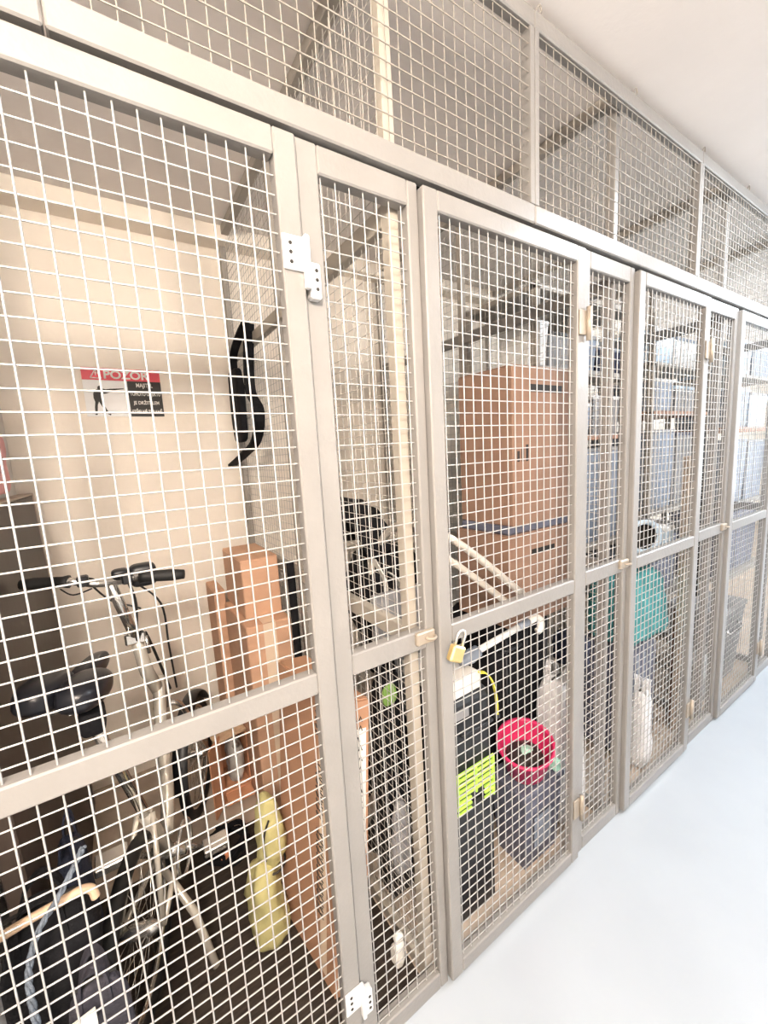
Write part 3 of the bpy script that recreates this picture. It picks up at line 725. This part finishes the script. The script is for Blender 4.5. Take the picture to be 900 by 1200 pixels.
bin_('slate box on the upper middle shelf',1.80,2.02,.44,.70,1.523,1.68,'slate','white')
bin_('pale grey box at the right of the upper middle shelf',2.04,2.29,.44,.70,1.523,1.72,'grey','white')
bin_('wide slate grey tub filling the middle shelf',1.56,1.90,.43,.74,.973,1.43,'grey','slate')
bin_('wide grey tub at the right of the middle shelf',1.93,2.30,.43,.74,.973,1.46,'slate','grey')
# blue suitcase with teal bag on top
t=thing('suitcase','dark blue grey suitcase on the floor under the teal bag','suitcase',(1.95,.2,0))
part(MB().box((1.80,.14,.02),(2.13,.38,.55),.03),'shell','bluegrey',t)
b=MB()
for x in (1.86,1.92,1.98,2.04): b.tube([(x,.139,.08),(x,.139,.50)],.006,8)
part(b,'rib','slate',t)
part(MB().box((1.84,.16,0),(2.09,.36,.02),.004),'base','blkpl',t)
softbag('travel_bag','teal travel bag lying on the dark blue grey suitcase',(1.985,.225,.725),(.20,.115,.17),'teal',61,amp=.022,handles=False)
softbag('carrier_bag','white plastic bag in front of the dark blue grey suitcase',(1.865,.090,.19),(.045,.036,.19),'bag',62,amp=.008,hm='bag')
t=thing('tub','pale blue tub lying on its side above the teal bag','tub',(2.1,.25,.97))
solo(MB().box((1.90,.13,.925),(2.30,.40,.945),.004),'tray','blkpl','dark flat tray lying on top of the teal bag','tray')
c=Vector((2.10,.24,1.030)); ax=Matrix.Translation(c)@Matrix.Rotation(-.6,4,'Z')@Matrix.Rotation(PI/2,4,'X')
part(MB().lathe([(.055,-.08),(.06,-.07),(.080,.05),(.084,.052),(.084,.058),(.062,.058),(.058,-.05),(0,-.055),(0,-.08),(.055,-.08)],30,ax),'tub_body','skyblue',t)
part(MB().lathe([(.060,.05),(.055,-.04),(0,-.045)],24,ax),'tub_inside','ink',t)
bin_('pale blue box with white lid beside the side-lying tub',2.20,2.29,.16,.34,.946,1.06,'skyblue','white')
t=solo(MB().box((2.235,.085,.003),(2.340,.115,1.40),.003),'wooden_plank','plank','long pale plank standing upright just behind the teal bag door','plank')
solo(MB().box((2.30,.13,.003),(2.39,.155,.62),.003),'brown_sheet','card3','short brown board behind the foot of the pale plank','board')
# ------------------------------------------------------------------ farthest cage
t=thing('shelf_unit','grey metal shelf unit in the farthest cage','shelf',(2.9,.6,0))
sx0,sx1,sy0,sy1=2.49,3.26,.37,.80
for x in (sx0,sx1-.03):
    for y in (sy0,sy1-.03): part(MB().box((x,y,0),(x+.03,y+.03,2.15),.002),'post','dsteel',t)
for z in (.50,1.05,1.62,1.88): part(MB().box((sx0,sy0,z),(sx1,sy1,z+.022),.002),'shelf_board','redwood' if z==1.62 else 'dsteel',t)
bin_('pale blue box on the top shelf of the farthest cage',2.54,2.84,.42,.70,1.903,2.10,'skyblue','white')
bin_('white box on the top shelf of the farthest cage',2.88,3.22,.42,.70,1.903,2.08,'white','slate')
bin_('slate box on the second shelf of the farthest cage',2.54,2.86,.42,.70,1.643,1.83,'slate','white')
bin_('pale grey box on the second shelf of the farthest cage',2.90,3.22,.42,.70,1.643,1.80,'grey','skyblue')
bin_('large grey tub on the third shelf of the farthest cage',2.54,2.88,.41,.74,1.073,1.54,'slate','grey')
bin_('large dark tub at the right of the third shelf of the farthest cage',2.91,3.22,.41,.74,1.073,1.52,'grey','bluegrey')
bin_('dark box on the lowest shelf of the farthest cage',2.54,3.0,.42,.74,.523,.90,'bluegrey','blkpl')
t=thing('waste_bin','grey plastic bin standing on the floor behind the farthest door','bin',(2.98,.22,0))
part(taper(2.80,3.18,.10,.38,0,.44,.03),'bin_body','grey',t)
part(MB().box((2.79,.09,.44),(3.19,.39,.475),.012),'lid','grey',t)
part(MB().tube(smooth_pts([(2.88,.098,.36),(2.88,.08,.34),(3.06,.08,.34),(3.06,.098,.36)],5),.008,8),'handle','steel',t)
softbag('carrier_bag','pale film bag crumpled in front of the grey bin',(2.66,.17,.13),(.10,.07,.12),'film',71,amp=.018)
solo(MB().tube([(3.02,.30,.478),(3.10,.34,1.02)],.012,8).tube([(3.10,.34,1.02),(3.16,.36,1.52)],.014,8),'black_pole','rub','slanting black pole leaning behind the farthest door','pole')

# ------------------------------------------------------------------ last cage, seen through the farthest door
t=thing('shelf_unit','grey metal shelf unit in the last cage, at the right edge of the photo','shelf',(3.9,.5,0))
sx0,sx1,sy0,sy1=3.44,4.30,.30,.70
for x in (sx0,sx1-.03):
    for y in (sy0,sy1-.03): part(MB().box((x,y,0),(x+.03,y+.03,2.15),.002),'post','dsteel',t)
for z in (.46,.98,1.50,1.86): part(MB().box((sx0,sy0,z),(sx1,sy1,z+.035 if z==1.5 else z+.022),.002),'shelf_board','redwood' if z==1.50 else 'dsteel',t)
bin_('pale blue box on the top shelf of the last cage',3.48,3.86,.34,.66,1.883,2.12,'skyblue','white')
bin_('slate box on the top shelf of the last cage',3.89,4.26,.34,.66,1.883,2.10,'slate','white')
bin_('grey box above the red brown shelf board of the last cage',3.48,3.86,.34,.66,1.536,1.80,'slate','skyblue')
bin_('pale blue box above the red brown shelf board of the last cage',3.89,4.26,.34,.66,1.536,1.78,'skyblue','grey')
bin_('wide slate tub below the red brown shelf board of the last cage',3.48,3.86,.335,.66,1.003,1.45,'slate','slate')
bin_('wide grey tub below the red brown shelf board of the last cage',3.89,4.26,.335,.66,1.003,1.44,'slate','grey')
bin_('dark tub on the lowest shelf board of the last cage',3.48,4.20,.34,.66,.483,.93,'bluegrey','bluegrey')
# ------------------------------------------------------------------ light
def area(name, loc, rot, sx, sy, e, col):
    l=bpy.data.lights.new(name,'AREA'); l.shape='RECTANGLE'; l.size=sx; l.size_y=sy; l.energy=e; l.color=col
    o=bpy.data.objects.new(name,l); COL.objects.link(o); o.location=loc; o.rotation_euler=rot; return o
def point(name, loc, r, e, col):
    l=bpy.data.lights.new(name,'POINT'); l.shadow_soft_size=r; l.energy=e; l.color=col
    o=bpy.data.objects.new(name,l); COL.objects.link(o); o.location=loc; return o
point('corridor_lamp',(-.45,-1.52,2.22),.10,130,(1,.875,.755))
area('corridor_tube',(2.2,-.75,2.57),(0,0,0),.25,.9,27,(.88,.94,1))
point('corridor_lamp',(4.3,-.95,2.40),.10,105,(.84,.92,1))  # added to brighten the far ceiling and the right-hand doors
area('daylight_door',(8.7,-.9,1.4),(0,PI/2,0),2.0,1.6,50,(.80,.90,1))
w=bpy.data.worlds.new('World'); sc.world=w; w.use_nodes=True
w.node_tree.nodes['Background'].inputs[0].default_value=(.8,.85,1,1); w.node_tree.nodes['Background'].inputs[1].default_value=.3

# ------------------------------------------------------------------ camera
cam=bpy.data.cameras.new('camera'); co=bpy.data.objects.new('camera',cam); COL.objects.link(co); sc.camera=co
a,b_,c_=.5753,-.1421,-.05585
f=Vector((math.sin(a)*math.cos(b_),math.cos(a)*math.cos(b_),math.sin(b_)))
r=Vector((math.cos(a),-math.sin(a),0)); u=r.cross(f)
r2=r*math.cos(c_)+u*math.sin(c_); u2=-r*math.sin(c_)+u*math.cos(c_)
mm=Matrix((r2,u2,-f)).transposed().to_4x4(); mm.translation=Vector((0,-.733,1.492)); co.matrix_world=mm
cam.sensor_fit='VERTICAL'; cam.sensor_height=24; cam.lens=480.5/1200*24
cam.clip_start=.02
sc.view_settings.view_transform='Standard'; sc.view_settings.look='None'; sc.view_settings.gamma=1; sc.view_settings.use_curve_mapping=False
sc.view_settings.exposure=0.60
